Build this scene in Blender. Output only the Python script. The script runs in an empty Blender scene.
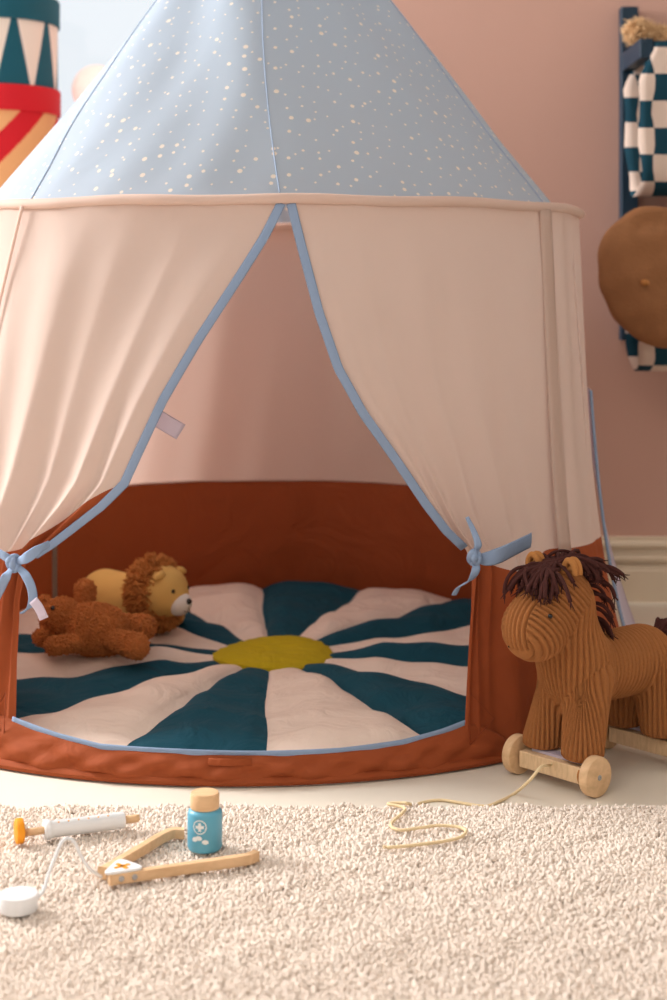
import bpy, math, random
import numpy as np
from mathutils import Vector
random.seed(7)
rng = np.random.default_rng(11)
PI = math.pi
scene = bpy.context.scene
COL = scene.collection

# ------------------------------------------------------------------ camera, world, light, exposure
F, HZ, EYE = 1574.0, 284.0, 0.64          # focal length in pixels, horizon row, eye height
cam = bpy.data.objects.new('camera', bpy.data.cameras.new('camera'))
COL.objects.link(cam)
cam.location = (0, 0, EYE)
cam.rotation_euler = (PI/2, 0, 0)
cam.data.sensor_fit = 'HORIZONTAL'
cam.data.sensor_width = 36
cam.data.lens = F/667*36
cam.data.shift_y = -(500-HZ)/667
cam.data.clip_start = 0.05
cam.data.dof.use_dof = True
cam.data.dof.focus_distance = 1.98
cam.data.dof.aperture_fstop = 7.0
scene.camera = cam

world = bpy.data.worlds.new('world'); scene.world = world
world.use_nodes = True
bg = world.node_tree.nodes['Background']
bg.inputs[0].default_value = (0.88, 0.93, 0.98, 1)
bg.inputs[1].default_value = 1.08

def area(name, loc, target, size, sizey, power, color):
    l = bpy.data.lights.new(name, 'AREA'); l.shape = 'RECTANGLE'
    l.size = size; l.size_y = sizey; l.energy = power; l.color = color
    o = bpy.data.objects.new(name, l); COL.objects.link(o)
    o.location = loc
    o.rotation_euler = (Vector(target)-Vector(loc)).to_track_quat('-Z', 'Y').to_euler()
    return o
area('daylight_window_left', (-2.3, 2.78, 1.62), (0.0, 1.9, 0.2), 0.7, 0.8, 128, (1.0, 0.98, 0.965))
area('front_fill', (-0.9, 0.2, 2.3), (-0.1, 2.3, 0.4), 1.6, 1.6, 21, (1.0, 0.97, 0.94))  # soft fill added from the camera side, not a ceiling fixture

scene.view_settings.view_transform = 'Standard'
scene.view_settings.look = 'None'
scene.view_settings.exposure = -0.15
scene.view_settings.gamma = 1.0
scene.view_settings.use_curve_mapping = False

# ------------------------------------------------------------------ colour and material helpers
def s2l(c):
    r = []
    for v in c:
        v /= 255.0
        r.append(v/12.92 if v <= 0.04045 else ((v+0.055)/1.055)**2.4)
    return (*r, 1.0)

def mat(name, rgb, rough=0.8, bump=0.0, bscale=300, bdist=0.001, var=0.0, vscale=20, sheen=0.0, metal=0.0, spec=0.3, wr=0.0, wscale=6, wdist=0.01, sss=0.0):
    m = bpy.data.materials.new(name); m.use_nodes = True
    nt = m.node_tree; N = nt.nodes; L = nt.links
    p = N['Principled BSDF']
    c = s2l(rgb)
    p.inputs['Base Color'].default_value = c
    p.inputs['Roughness'].default_value = rough
    p.inputs['Metallic'].default_value = metal
    p.inputs['Specular IOR Level'].default_value = spec
    if sheen:
        p.inputs['Sheen Weight'].default_value = sheen
        p.inputs['Sheen Roughness'].default_value = 0.5
        p.inputs['Sheen Tint'].default_value = c
    tc = N.new('ShaderNodeTexCoord')
    if var:
        n = N.new('ShaderNodeTexNoise'); n.inputs['Scale'].default_value = vscale
        n.inputs['Detail'].default_value = 4
        L.new(tc.outputs['Object'], n.inputs['Vector'])
        mx = N.new('ShaderNodeMix'); mx.data_type = 'RGBA'
        mx.inputs['A'].default_value = (*[v*(1-var) for v in c[:3]], 1)
        mx.inputs['B'].default_value = (*[min(1, v*(1+var)) for v in c[:3]], 1)
        L.new(n.outputs['Fac'], mx.inputs['Factor'])
        L.new(mx.outputs['Result'], p.inputs['Base Color'])
    last = None
    if wr:
        n = N.new('ShaderNodeTexNoise'); n.inputs['Scale'].default_value = wscale
        n.inputs['Detail'].default_value = 3; n.inputs['Distortion'].default_value = 1.2
        L.new(tc.outputs['Object'], n.inputs['Vector'])
        b = N.new('ShaderNodeBump'); b.inputs['Strength'].default_value = wr
        b.inputs['Distance'].default_value = wdist
        L.new(n.outputs['Fac'], b.inputs['Height']); last = b
    if bump:
        n = N.new('ShaderNodeTexNoise'); n.inputs['Scale'].default_value = bscale
        n.inputs['Detail'].default_value = 2
        L.new(tc.outputs['Object'], n.inputs['Vector'])
        b = N.new('ShaderNodeBump'); b.inputs['Strength'].default_value = bump
        b.inputs['Distance'].default_value = bdist
        L.new(n.outputs['Fac'], b.inputs['Height'])
        if last: L.new(last.outputs['Normal'], b.inputs['Normal'])
        last = b
    if last: L.new(last.outputs['Normal'], p.inputs['Normal'])
    return m

def wood(name, rgb, scale=22, axis=(1, 5, 5), var=0.10):
    m = mat(name, rgb, 0.55, spec=0.35)
    nt = m.node_tree; N = nt.nodes; L = nt.links; p = N['Principled BSDF']
    tc = N.new('ShaderNodeTexCoord'); mp = N.new('ShaderNodeMapping')
    mp.inputs['Scale'].default_value = axis
    n = N.new('ShaderNodeTexNoise'); n.inputs['Scale'].default_value = scale; n.inputs['Detail'].default_value = 5
    n.inputs['Distortion'].default_value = 0.6
    L.new(tc.outputs['Object'], mp.inputs['Vector']); L.new(mp.outputs['Vector'], n.inputs['Vector'])
    cr = N.new('ShaderNodeValToRGB'); c = s2l(rgb)
    cr.color_ramp.elements[0].position = 0.35; cr.color_ramp.elements[1].position = 0.65
    cr.color_ramp.elements[0].color = (c[0]*(1-var), c[1]*(1-var*1.3), c[2]*(1-var*1.8), 1)
    cr.color_ramp.elements[1].color = (min(1, c[0]*(1+var*.6)), min(1, c[1]*(1+var*.6)), min(1, c[2]*(1+var*.6)), 1)
    L.new(n.outputs['Fac'], cr.inputs['Fac']); L.new(cr.outputs['Color'], p.inputs['Base Color'])
    return m

CREAM = mat('cream_cotton', (231, 209, 197), 0.85, bump=.25, bscale=900, bdist=.0006, sheen=.25, wr=.25, wscale=4, wdist=.02)
RUST = mat('rust_cotton', (158, 76, 38), 0.8, bump=.25, bscale=900, bdist=.0006, sheen=.1, wr=.6, wscale=9, wdist=.014)
BLUE = mat('blue_piping_cotton', (140, 160, 190), 0.9, bump=.4, bscale=500, bdist=.0008, wr=.4, wscale=30, wdist=.004)
TEALM = mat('teal_quilted_cotton', (10, 68, 84), 0.9, bump=.35, bscale=500, bdist=.0008, sheen=.1, wr=.7, wscale=16, wdist=.012)
MATCREAM = mat('cream_quilted_cotton', (236, 212, 196), 0.9, bump=.35, bscale=500, bdist=.0008, sheen=.1, wr=.7, wscale=16, wdist=.012)
YELLOW = mat('mustard_cotton', (190, 164, 16), 0.9, bump=.35, bscale=500, bdist=.0008, wr=.6, wscale=18, wdist=.01)
WHITECLOTH = mat('white_tag_satin', (232, 222, 235), 0.6, bump=.1)
WALLM = mat('pink_wall_paint', (205, 163, 148), 0.9, bump=.06, bscale=150, bdist=.0006, var=.02, vscale=3)
WHITEWALL = mat('off_white_wall_paint', (222, 218, 212), 0.9)
TRIMM = mat('cream_trim_paint', (226, 208, 184), 0.5, spec=.4)
WHITEP = mat('white_paint', (238, 238, 236), 0.5, spec=.4)
FLOORM = mat('cream_floor_paint', (231, 222, 206), 0.42, var=.03, vscale=2, spec=.35)
RUGM = mat('cream_wool_pile', (234, 220, 207), 0.95, var=.16, vscale=120, sheen=.2)
KNIT = mat('tan_rib_knit', (164, 106, 60), 0.95, bump=.9, bscale=650, bdist=.0012, var=.14, vscale=260, sheen=.12)
YARN = mat('dark_brown_yarn', (74, 38, 34), 0.95, bump=.9, bscale=700, bdist=.0012, sheen=.15)
TANYARN = mat('tan_yarn', (186, 126, 70), 0.95, bump=.8, bscale=600, bdist=.001)
WOOD = wood('pale_beech_wood', (228, 190, 148))
WOODX = wood('pale_birch_bar_wood', (232, 200, 160), 45, (5, 5, 1.2))
BLACKB = mat('black_bead', (8, 8, 10), 0.2, spec=.6)
METAL = mat('steel_screw', (170, 172, 176), 0.35, metal=1)
GREYPOLE = mat('grey_pole_paint', (168, 164, 152), 0.5)
CORDM = mat('cream_cotton_cord', (236, 212, 170), 0.9, bump=.8, bscale=500, bdist=.001)
TOYWHITE = mat('white_toy_paint', (236, 238, 240), 0.4, spec=.45)
TOYORANGE = mat('orange_toy_paint', (246, 158, 20), 0.45, spec=.4)
TOYBLUE = mat('blue_toy_paint', (92, 168, 196), 0.4, bump=.1, bscale=120, bdist=.0006, spec=.5)
PRINTW = mat('white_print', (236, 240, 240), 0.6)
BEARM = mat('brown_curly_plush', (198, 122, 66), 0.95, bump=.8, bscale=180, bdist=.003, sheen=.2, var=.12, vscale=120)
LIONY = mat('golden_plush', (226, 180, 104), 0.9, bump=.3, bscale=500, bdist=.001, sheen=.2)
LIONM = mat('brown_mane_plush', (196, 124, 64), 0.95, sheen=.2, var=.12, vscale=120)
MUZZ = mat('white_plush', (236, 226, 218), 0.9, bump=.3, bscale=500)
NAVY = mat('dark_blue_paint', (16, 46, 66), 0.5, spec=.4)
FELT = mat('brown_wool_felt', (144, 98, 64), 0.95, bump=.5, bscale=220, bdist=.002, sheen=.4, var=.1, vscale=60)
FLUFF = mat('beige_fluffy_plush', (224, 186, 142), 0.95, sheen=.3)
BOXTEAL = mat('teal_card', (16, 84, 100), 0.7)
BOXRED = mat('red_card', (206, 22, 36), 0.65)
BOXCREAM = mat('cream_card', (236, 220, 206), 0.7)
BOXOR = mat('orange_card', (230, 170, 116), 0.7)
BLUSH = mat('blush_paper', (246, 222, 212), 0.7)
BLUSH.node_tree.nodes['Principled BSDF'].inputs['Emission Color'].default_value = s2l((246, 222, 212))
BLUSH.node_tree.nodes['Principled BSDF'].inputs['Emission Strength'].default_value = .55   # glow added to lighten the globe, too dark against the window

def translucent(m, amount):
    """thin woven cloth lets some light through"""
    nt = m.node_tree; N = nt.nodes; L = nt.links; p = N['Principled BSDF']
    t = N.new('ShaderNodeBsdfTranslucent'); mx = N.new('ShaderNodeMixShader'); mx.inputs[0].default_value = amount
    src = p.inputs['Base Color'].links
    if src: L.new(src[0].from_socket, t.inputs['Color'])
    else: t.inputs['Color'].default_value = p.inputs['Base Color'].default_value
    o = [n for n in N if n.type == 'OUTPUT_MATERIAL'][0]
    L.new(p.outputs[0], mx.inputs[1]); L.new(t.outputs[0], mx.inputs[2]); L.new(mx.outputs[0], o.inputs['Surface'])
translucent(CREAM, .42); translucent(RUST, .09);  translucent(WHITECLOTH, .4)
def dots_material():
    m = mat('pale_blue_dotted_cotton', (184, 199, 214), 0.85, bump=.2, bscale=900, bdist=.0005, sheen=.1, wr=.22, wscale=3, wdist=.02)
    nt = m.node_tree; N = nt.nodes; L = nt.links; p = N['Principled BSDF']
    uv = N.new('ShaderNodeUVMap')
    v = N.new('ShaderNodeTexVoronoi'); v.voronoi_dimensions = '2D'; v.feature = 'F1'
    v.inputs['Scale'].default_value = 41; v.inputs['Randomness'].default_value = .85
    L.new(uv.outputs['UV'], v.inputs['Vector'])
    sep = N.new('ShaderNodeSeparateColor'); L.new(v.outputs['Color'], sep.inputs['Color'])
    # dot radius: mostly small, sometimes big
    pw = N.new('ShaderNodeMath'); pw.operation = 'POWER'; L.new(sep.outputs[0], pw.inputs[0]); pw.inputs[1].default_value = 3
    ma = N.new('ShaderNodeMath'); ma.operation = 'MULTIPLY_ADD'; L.new(pw.outputs[0], ma.inputs[0])
    ma.inputs[1].default_value = .095; ma.inputs[2].default_value = .072
    lt = N.new('ShaderNodeMath'); lt.operation = 'LESS_THAN'
    L.new(v.outputs['Distance'], lt.inputs[0]); L.new(ma.outputs[0], lt.inputs[1])
    mx = N.new('ShaderNodeMix'); mx.data_type = 'RGBA'
    mx.inputs['A'].default_value = s2l((184, 199, 214)); mx.inputs['B'].default_value = s2l((244, 234, 220))
    L.new(lt.outputs[0], mx.inputs['Factor']); L.new(mx.outputs['Result'], p.inputs['Base Color'])
    return m
DOTS = dots_material(); translucent(DOTS, .42)

def check_material():
    m = mat('teal_cream_check_cotton', (230, 215, 200), 0.9, bump=.2, bscale=700)
    nt = m.node_tree; N = nt.nodes; L = nt.links; p = N['Principled BSDF']
    uv = N.new('ShaderNodeUVMap')
    c = N.new('ShaderNodeTexChecker'); c.inputs['Scale'].default_value = 1/0.051
    c.inputs['Color1'].default_value = s2l((15, 60, 76)); c.inputs['Color2'].default_value = s2l((216, 194, 180))
    L.new(uv.outputs['UV'], c.inputs['Vector']); L.new(c.outputs['Color'], p.inputs['Base Color'])
    return m
CHECK = check_material()

# ------------------------------------------------------------------ mesh helpers
def P(px, py, z):                          # photo pixel on the horizontal plane z
    Y = (EYE-z)*F/(py-HZ)
    return np.array([(px-333.5)*Y/F, Y, z])
def PY(px, py, Y):                         # photo pixel at depth Y
    return np.array([(px-333.5)*Y/F, Y, EYE-(py-HZ)*Y/F])

class MB:
    def __init__(s): s.v = []; s.f = []; s.m = []; s.n = 0
    def add(s, v, f, mi=0):
        v = np.asarray(v, float).reshape(-1, 3)
        s.v.append(v); s.f += [tuple(int(i)+s.n for i in q) for q in f]; s.m += [mi]*len(f); s.n += len(v)
        return s
    def verts(s): return np.concatenate(s.v)

def obj(name, mb, mats, parent=None, smooth=True, origin=None, bevel=0, sharp=None):
    if not isinstance(mats, (list, tuple)): mats = [mats]
    V = mb.verts()
    o0 = np.array(origin if origin is not None else (parent['_o'] if parent is not None else (0, 0, 0)), float)
    me = bpy.data.meshes.new(name)
    me.from_pydata((V-o0).tolist(), [], mb.f)
    for m in mats: me.materials.append(m)
    if any(mb.m): me.polygons.foreach_set('material_index', mb.m)
    me.polygons.foreach_set('use_smooth', [smooth]*len(me.polygons))
    me.update()
    if sharp is not None: me.set_sharp_from_angle(angle=math.radians(sharp))
    o = bpy.data.objects.new(name, me); COL.objects.link(o)
    if parent is not None: o.parent = parent; o['_o'] = tuple(o0)
    else: o.location = tuple(o0); o['_o'] = tuple(o0)
    if parent is not None and parent.type == 'MESH': pass
    if bevel:
        b = o.modifiers.new('bevel', 'BEVEL'); b.width = bevel; b.segments = 3; b.limit_method = 'ANGLE'; b.angle_limit = .6
    return o

def thing(name, label, cat, loc, group=None):
    o = bpy.data.objects.new(name, None); COL.objects.link(o)
    o.location = tuple(loc); o['_o'] = tuple(float(x) for x in loc)
    o['label'] = label; o['category'] = cat
    if group: o['group'] = group
    o.empty_display_size = .05
    return o
def tag(o, label, cat, group=None, kind=None):
    if label: o['label'] = label
    if cat: o['category'] = cat
    if group: o['group'] = group
    if kind: o['kind'] = kind
    return o
def struct(name, mb, m, **k):
    o = obj(name, mb, m, **k); o['kind'] = 'structure'; return o

def box(mb, x0, x1, y0, y1, z0, z1, mi=0):
    v = [(x, y, z) for x in (x0, x1) for y in (y0, y1) for z in (z0, z1)]
    return mb.add(v, [(0, 1, 3, 2), (4, 6, 7, 5), (0, 4, 5, 1), (2, 3, 7, 6), (0, 2, 6, 4), (1, 5, 7, 3)], mi)

def frames(pts, up=None):
    pts = np.asarray(pts, float)
    T = np.gradient(pts, axis=0); T /= np.linalg.norm(T, axis=1)[:, None]+1e-12
    n = np.cross(T[0], up if up is not None else (0.13, 0.31, 0.94))
    if np.linalg.norm(n) < 1e-3: n = np.cross(T[0], (1, 0, 0))
    Ns = []
    for t in T:
        n = n-t*np.dot(n, t); n /= np.linalg.norm(n)+1e-12; Ns.append(n)
    Ns = np.array(Ns); return T, Ns, np.cross(T, Ns)

def tube(mb, pts, r, n=10, cap=True, mi=0, w=None, flat=None):
    """flat: (wdir (k,3) or (3,), width array) makes an elliptic ribbon of thickness r*2"""
    pts = np.asarray(pts, float); k = len(pts)
    r = np.broadcast_to(np.asarray(r, float), (k,))
    T, A, B = frames(pts)
    ra, rb = r, r
    if flat is not None:
        W = np.broadcast_to(np.asarray(flat[0], float), (k, 3))
        A = W-T*np.sum(W*T, axis=1)[:, None]; A /= np.linalg.norm(A, axis=1)[:, None]+1e-12
        B = np.cross(T, A); ra = np.broadcast_to(np.asarray(flat[1], float), (k,))/2
    ang = np.linspace(0, 2*PI, n, endpoint=False)
    V = pts[:, None, :]+A[:, None, :]*(np.cos(ang)[None, :, None]*ra[:, None, None])+B[:, None, :]*(np.sin(ang)[None, :, None]*rb[:, None, None])
    f = []
    for i in range(k-1):
        for j in range(n):
            a = i*n+j; b = i*n+(j+1) % n
            f.append((a, b, b+n, a+n))
    if cap: f.append(tuple(range(n-1, -1, -1))); f.append(tuple((k-1)*n+j for j in range(n)))
    return mb.add(V.reshape(-1, 3), f, mi)

def smoothline(pts, n=40):                 # Catmull-Rom through points
    p = np.asarray(pts, float); p = np.vstack([2*p[0]-p[1], p, 2*p[-1]-p[-2]])
    out = []; seg = len(p)-3; per = max(2, n//seg)
    for i in range(seg):
        for t in np.linspace(0, 1, per, endpoint=(i == seg-1)):
            a, b, c, d = p[i:i+4]
            out.append(.5*((2*b)+(-a+c)*t+(2*a-5*b+4*c-d)*t*t+(-a+3*b-3*c+d)*t**3))
    return np.array(out)

def lathe(mb, prof, c, axis=(0, 0, 1), n=48, mi=0, mis=None):
    """prof: list of (r, h) along axis from c"""
    ax = np.array(axis, float); ax /= np.linalg.norm(ax)
    a = np.cross(ax, (0, 0, 1) if abs(ax[2]) < .9 else (1, 0, 0)); a /= np.linalg.norm(a); b = np.cross(ax, a)
    ang = np.linspace(0, 2*PI, n, endpoint=False); c = np.array(c, float)
    V = []
    for r, h in prof:
        r = max(r, 1e-5)
        V.append(c+ax*h+(a[None]*np.cos(ang)[:, None]+b[None]*np.sin(ang)[:, None])*r)
    V = np.concatenate(V)
    for i in range(len(prof)-1):
        f = [(i*n+j, i*n+(j+1) % n, (i+1)*n+(j+1) % n, (i+1)*n+j) for j in range(n)]
        if i == 0: base = mb.n; mb.add(V, f, mis[0] if mis else mi)
        else:
            mb.f += [tuple(q+base for q in t) for t in f]; mb.m += [mis[i] if mis else mi]*len(f)
    k = len(prof)
    mb.f += [tuple(base+j for j in range(n-1, -1, -1)), tuple(base+(k-1)*n+j for j in range(n))]
    mb.m += [mis[0] if mis else mi, mis[-1] if mis else mi]
    return mb

def cyl_prof(r, h, b=.001):
    return [(0, 0), (r-b, 0), (r-b*.3, b*.3), (r, b), (r, h-b), (r-b*.3, h-b*.3), (r-b, h), (0, h)]

def grid(mb, G, mi=0, close_u=False, flip=False):
    r, c = G.shape[:2]; f = []
    for i in range(r-1):
        for j in range(c-1 if not close_u else c):
            q = (i*c+j, i*c+(j+1) % c, (i+1)*c+(j+1) % c, (i+1)*c+j)
            f.append(q[::-1] if flip else q)
    return mb.add(G.reshape(-1, 3), f, mi)

def solidify(o, t, off=0):
    s = o.modifiers.new('cloth_thickness', 'SOLIDIFY'); s.thickness = t; s.offset = off; return o

# signed-distance modelling with surface nets
def sd_sphere(p, c, r, s=(1, 1, 1)):
    q = (p-np.array(c))/np.array(s); d = np.sqrt((q**2).sum(-1)); return (d-r)*min(s)
def sd_cone(p, a, b, ra, rb, s=(1, 1, 1)):
    a = np.array(a, float); b = np.array(b, float); ba = b-a
    t = np.clip(((p-a)@ba)/(ba@ba), 0, 1)
    q = (p-a-t[..., None]*ba)/np.array(s)
    return (np.sqrt((q**2).sum(-1))-(ra+(rb-ra)*t))*min(s)
def smin(a, b, k):
    h = np.clip(.5+.5*(b-a)/k, 0, 1); return b*(1-h)+a*h-k*h*(1-h)
def nets(fn, lo, hi, h):
    lo = np.array(lo, float); hi = np.array(hi, float); n = np.ceil((hi-lo)/h).astype(int)+1
    ax = [lo[i]+np.arange(n[i])*h for i in range(3)]
    D = np.empty(n, np.float32)
    for i0 in range(0, n[0], 16):
        X, Y, Z = np.meshgrid(ax[0][i0:i0+16], ax[1], ax[2], indexing='ij')
        D[i0:i0+16] = fn(np.stack([X, Y, Z], -1))
    c = [(i, j, k) for i in (0, 1) for j in (0, 1) for k in (0, 1)]
    m = [s-1 for s in n]
    sub = lambda o: D[o[0]:o[0]+m[0], o[1]:o[1]+m[1], o[2]:o[2]+m[2]]
    S = np.stack([sub(o) < 0 for o in c]); act = S.any(0) & ~S.all(0)
    idx = -np.ones(m, int); I = np.argwhere(act); idx[act] = np.arange(len(I))
    acc = np.zeros((len(I), 3)); cnt = np.zeros(len(I))
    val = {o: sub(o)[act] for o in c}
    for a in c:
        for d in range(3):
            if a[d] == 0:
                b = list(a); b[d] = 1; b = tuple(b); va, vb = val[a], val[b]
                x = (va < 0) != (vb < 0); t = np.where(x, va/np.where(x, va-vb, 1), 0)
                pt = np.tile(np.array(a, float), (len(I), 1)); pt[:, d] += t
                acc += pt*x[:, None]; cnt += x
    V = lo+(I+acc/cnt[:, None])*h
    faces = []
    N = D < 0
    for d in range(3):
        e1, e2 = [(1, 2), (2, 0), (0, 1)][d]
        A = np.take(N, range(0, n[d]-1), d); B = np.take(N, range(1, n[d]), d)
        E = np.argwhere(A != B)
        ok = (E[:, e1] > 0) & (E[:, e2] > 0) & (E[:, e1] < m[e1]) & (E[:, e2] < m[e2]); E = E[ok]
        q = []
        for o1, o2 in ((0, 0), (-1, 0), (-1, -1), (0, -1)):
            G = E.copy(); G[:, e1] += o1; G[:, e2] += o2; q.append(idx[G[:, 0], G[:, 1], G[:, 2]])
        q = np.stack(q, 1)
        fl = ~N[E[:, 0], E[:, 1], E[:, 2]]
        q[fl] = q[fl][:, ::-1]
        faces.append(q)
    Fq = np.concatenate(faces)
    return V, Fq
def vnormals(V, Q):
    fn = np.cross(V[Q[:, 2]]-V[Q[:, 0]], V[Q[:, 3]]-V[Q[:, 1]])
    N = np.zeros_like(V)
    for k in range(4): np.add.at(N, Q[:, k], fn)
    return N/(np.linalg.norm(N, axis=1)[:, None]+1e-12)
def relax(V, Q, it=2):
    for _ in range(it):
        S = np.zeros_like(V); C = np.zeros(len(V))
        for a, b in ((0, 1), (1, 2), (2, 3), (3, 0)):
            np.add.at(S, Q[:, a], V[Q[:, b]]); np.add.at(S, Q[:, b], V[Q[:, a]])
            np.add.at(C, Q[:, a], 1); np.add.at(C, Q[:, b], 1)
        V = .5*V+.5*S/C[:, None]
    return V
def blob(mbs, fn, lo, hi, h, it=2):
    V, Q = nets(fn, lo, hi, h); V = relax(V, Q, it); mbs.add(V, Q.tolist()); return V, Q
def raw_obj(name, V, Fa, m, parent=None, origin=None, kind=None):
    """large all-quad or all-tri mesh, fast"""
    o0 = np.array(origin if origin is not None else (parent['_o'] if parent is not None else (0, 0, 0)), float)
    me = bpy.data.meshes.new(name); k = Fa.shape[1]
    me.vertices.add(len(V)); me.vertices.foreach_set('co', (V-o0).astype(np.float32).ravel())
    me.loops.add(Fa.size); me.loops.foreach_set('vertex_index', Fa.astype(np.int32).ravel())
    me.polygons.add(len(Fa)); me.polygons.foreach_set('loop_start', np.arange(0, Fa.size, k, dtype=np.int32))
    me.polygons.foreach_set('use_smooth', [True]*len(Fa))
    me.materials.append(m); me.update(calc_edges=True); me.validate()
    o = bpy.data.objects.new(name, me); COL.objects.link(o); o['_o'] = tuple(o0)
    if parent is not None: o.parent = parent
    else: o.location = tuple(o0)
    if kind: o['kind'] = kind
    return o
def tufts(pos, nrm, length, width, bend=.5, down=.2, seed=1, curl=0):
    """small bent tapering locks growing from pos along nrm"""
    g = np.random.default_rng(seed); n = len(pos)
    L = length*(.7+.6*g.random(n))[:, None]; W = width*(.75+.5*g.random(n))[:, None]
    d = nrm+g.normal(0, bend, (n, 3))*.6; d[:, 2] -= down; d /= np.linalg.norm(d, axis=1)[:, None]
    r = g.normal(0, 1, (n, 3)); a = np.cross(d, r); a /= np.linalg.norm(a, axis=1)[:, None]; b = np.cross(d, a)
    side = a*np.clip(g.normal(0, .35+curl, (n, 1)), -.9, .9)
    rings = []
    for (t, w) in ((-.15, .8), (.35, 1.0), (.75, .75)):
        c = pos+d*L*t+side*L*t*t
        for k in range(4):
            th = k*PI/2
            rings.append(c+(a*math.cos(th)+b*math.sin(th))*W*w)
    tip = pos+d*L+side*L
    rings.append(tip)
    V = np.stack(rings, 1).reshape(-1, 3); m = 13
    base = np.arange(n)*m; fs = []
    for rr in (0, 1):
        for k in range(4):
            a0 = rr*4+k; a1 = rr*4+(k+1) % 4
            fs.append(np.stack([base+a0, base+a1, base+a1+4], 1)); fs.append(np.stack([base+a0, base+a1+4, base+a0+4], 1))
    for k in range(4):
        fs.append(np.stack([base+8+k, base+8+(k+1) % 4, base+12], 1))
    return V, np.concatenate(fs)
def scatter(V, Q, n, seed=3, keep=None):
    g = np.random.default_rng(seed)
    a = np.linalg.norm(np.cross(V[Q[:, 2]]-V[Q[:, 0]], V[Q[:, 3]]-V[Q[:, 1]]), axis=1)
    if keep is not None: a = a*keep(V[Q].mean(1))
    i = g.choice(len(Q), n, p=a/a.sum()); u, v = g.random(n)[:, None], g.random(n)[:, None]
    q = V[Q[i]]; N = vnormals(V, Q)[Q[i]]
    f = lambda z: z[:, 0]*(1-u)*(1-v)+z[:, 1]*u*(1-v)+z[:, 2]*u*v+z[:, 3]*(1-u)*v
    nn = f(N); return f(q), nn/(np.linalg.norm(nn, axis=1)[:, None]+1e-9)

# ------------------------------------------------------------------ the room
WY = 3.19
struct('floor', box(MB(), -1.9, 2.2, -1.2, 3.6, -.05, 0), FLOORM, smooth=False)
wb = MB()
WX0, WX1, WZ0, WZ1 = -1.55, -.28, .70, 2.15
box(wb, -1.9, WX0, WY, WY+.35, 0, 2.6); box(wb, WX1, 2.2, WY, WY+.35, 0, 2.6)
box(wb, WX0, WX1, WY, WY+.35, 0, WZ0-.02); box(wb, WX0, WX1, WY, WY+.35, WZ1, 2.6)
struct('wall_back', wb, WALLM, smooth=False)
wl = MB()                                   # left wall with a wide window opening
box(wl, -2.0, -1.9, -1.2, .9, 0, 2.6); box(wl, -2.0, -1.9, 3.18, 3.6, 0, 2.6)
box(wl, -2.0, -1.9, .9, 3.18, 0, .7); box(wl, -2.0, -1.9, .9, 3.18, 2.3, 2.6)
struct('wall_left', wl, WHITEWALL, smooth=False)
struct('wall_right', box(MB(), 2.2, 2.3, -1.2, 3.6, 0, 2.6), WHITEWALL, smooth=False)
struct('wall_front', box(MB(), -1.9, 2.2, -1.3, -1.2, 0, 2.6), WHITEWALL, smooth=False)
struct('ceiling', box(MB(), -1.9, 2.2, -1.2, 3.6, 2.6, 2.7), WHITEP, smooth=False)

prof = [(0, 0), (.024, 0), (.024, .0625), (.0225, .0655), (.0225, .071), (.011, .073), (.010, .078), (.0195, .0805), (.0205, .088),
        (.019, .0925), (.013, .096), (.0105, .103), (.011, .107), (.0195, .109), (.0205, .114), (.0185, .1195), (.0115, .1215), (.0115, .129), (0, .129)]
def baseboard(name, x0, x1):
    mb = MB(); n = len(prof); V = [(x, WY-a, z) for x in (x0, x1) for a, z in prof]
    f = [(j, (j+1) % n, n+(j+1) % n, n+j) for j in range(n)]+[tuple(range(n)), tuple(range(2*n-1, n-1, -1))]
    struct(name, mb.add(V, f), TRIMM, smooth=False)
baseboard('baseboard_back', -1.9, 2.2)

wf = MB(); t = .05
box(wf, WX0, WX0+t, WY+.27, WY+.33, WZ0, WZ1); box(wf, WX1-t, WX1, WY+.27, WY+.33, WZ0, WZ1)
box(wf, WX0+t, WX1-t, WY+.27, WY+.33, WZ0, WZ0+t); box(wf, WX0+t, WX1-t, WY+.27, WY+.33, WZ1-t, WZ1)
win = struct('window_1', wf, WHITEP, smooth=False)
GL = bpy.data.materials.new('window_glass'); GL.use_nodes = True
N = GL.node_tree.nodes; L = GL.node_tree.links; N.clear()
out = N.new('ShaderNodeOutputMaterial'); tr = N.new('ShaderNodeBsdfTransparent'); gs = N.new('ShaderNodeBsdfGlossy')
gs.inputs['Roughness'].default_value = .02; fr = N.new('ShaderNodeFresnel'); fr.inputs['IOR'].default_value = 1.2
mx = N.new('ShaderNodeMixShader'); L.new(fr.outputs[0], mx.inputs[0]); L.new(tr.outputs[0], mx.inputs[1]); L.new(gs.outputs[0], mx.inputs[2]); L.new(mx.outputs[0], out.inputs[0])
obj('window_pane', box(MB(), WX0+t, WX1-t, WY+.297, WY+.303, WZ0+t, WZ1-t), GL, parent=win, smooth=False)
struct('trim_1', box(MB(), WX0-.04, WX1+.04, WY-.03, WY+.27, WZ0-.02, WZ0), WHITEP, smooth=False)   # window sill

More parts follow.
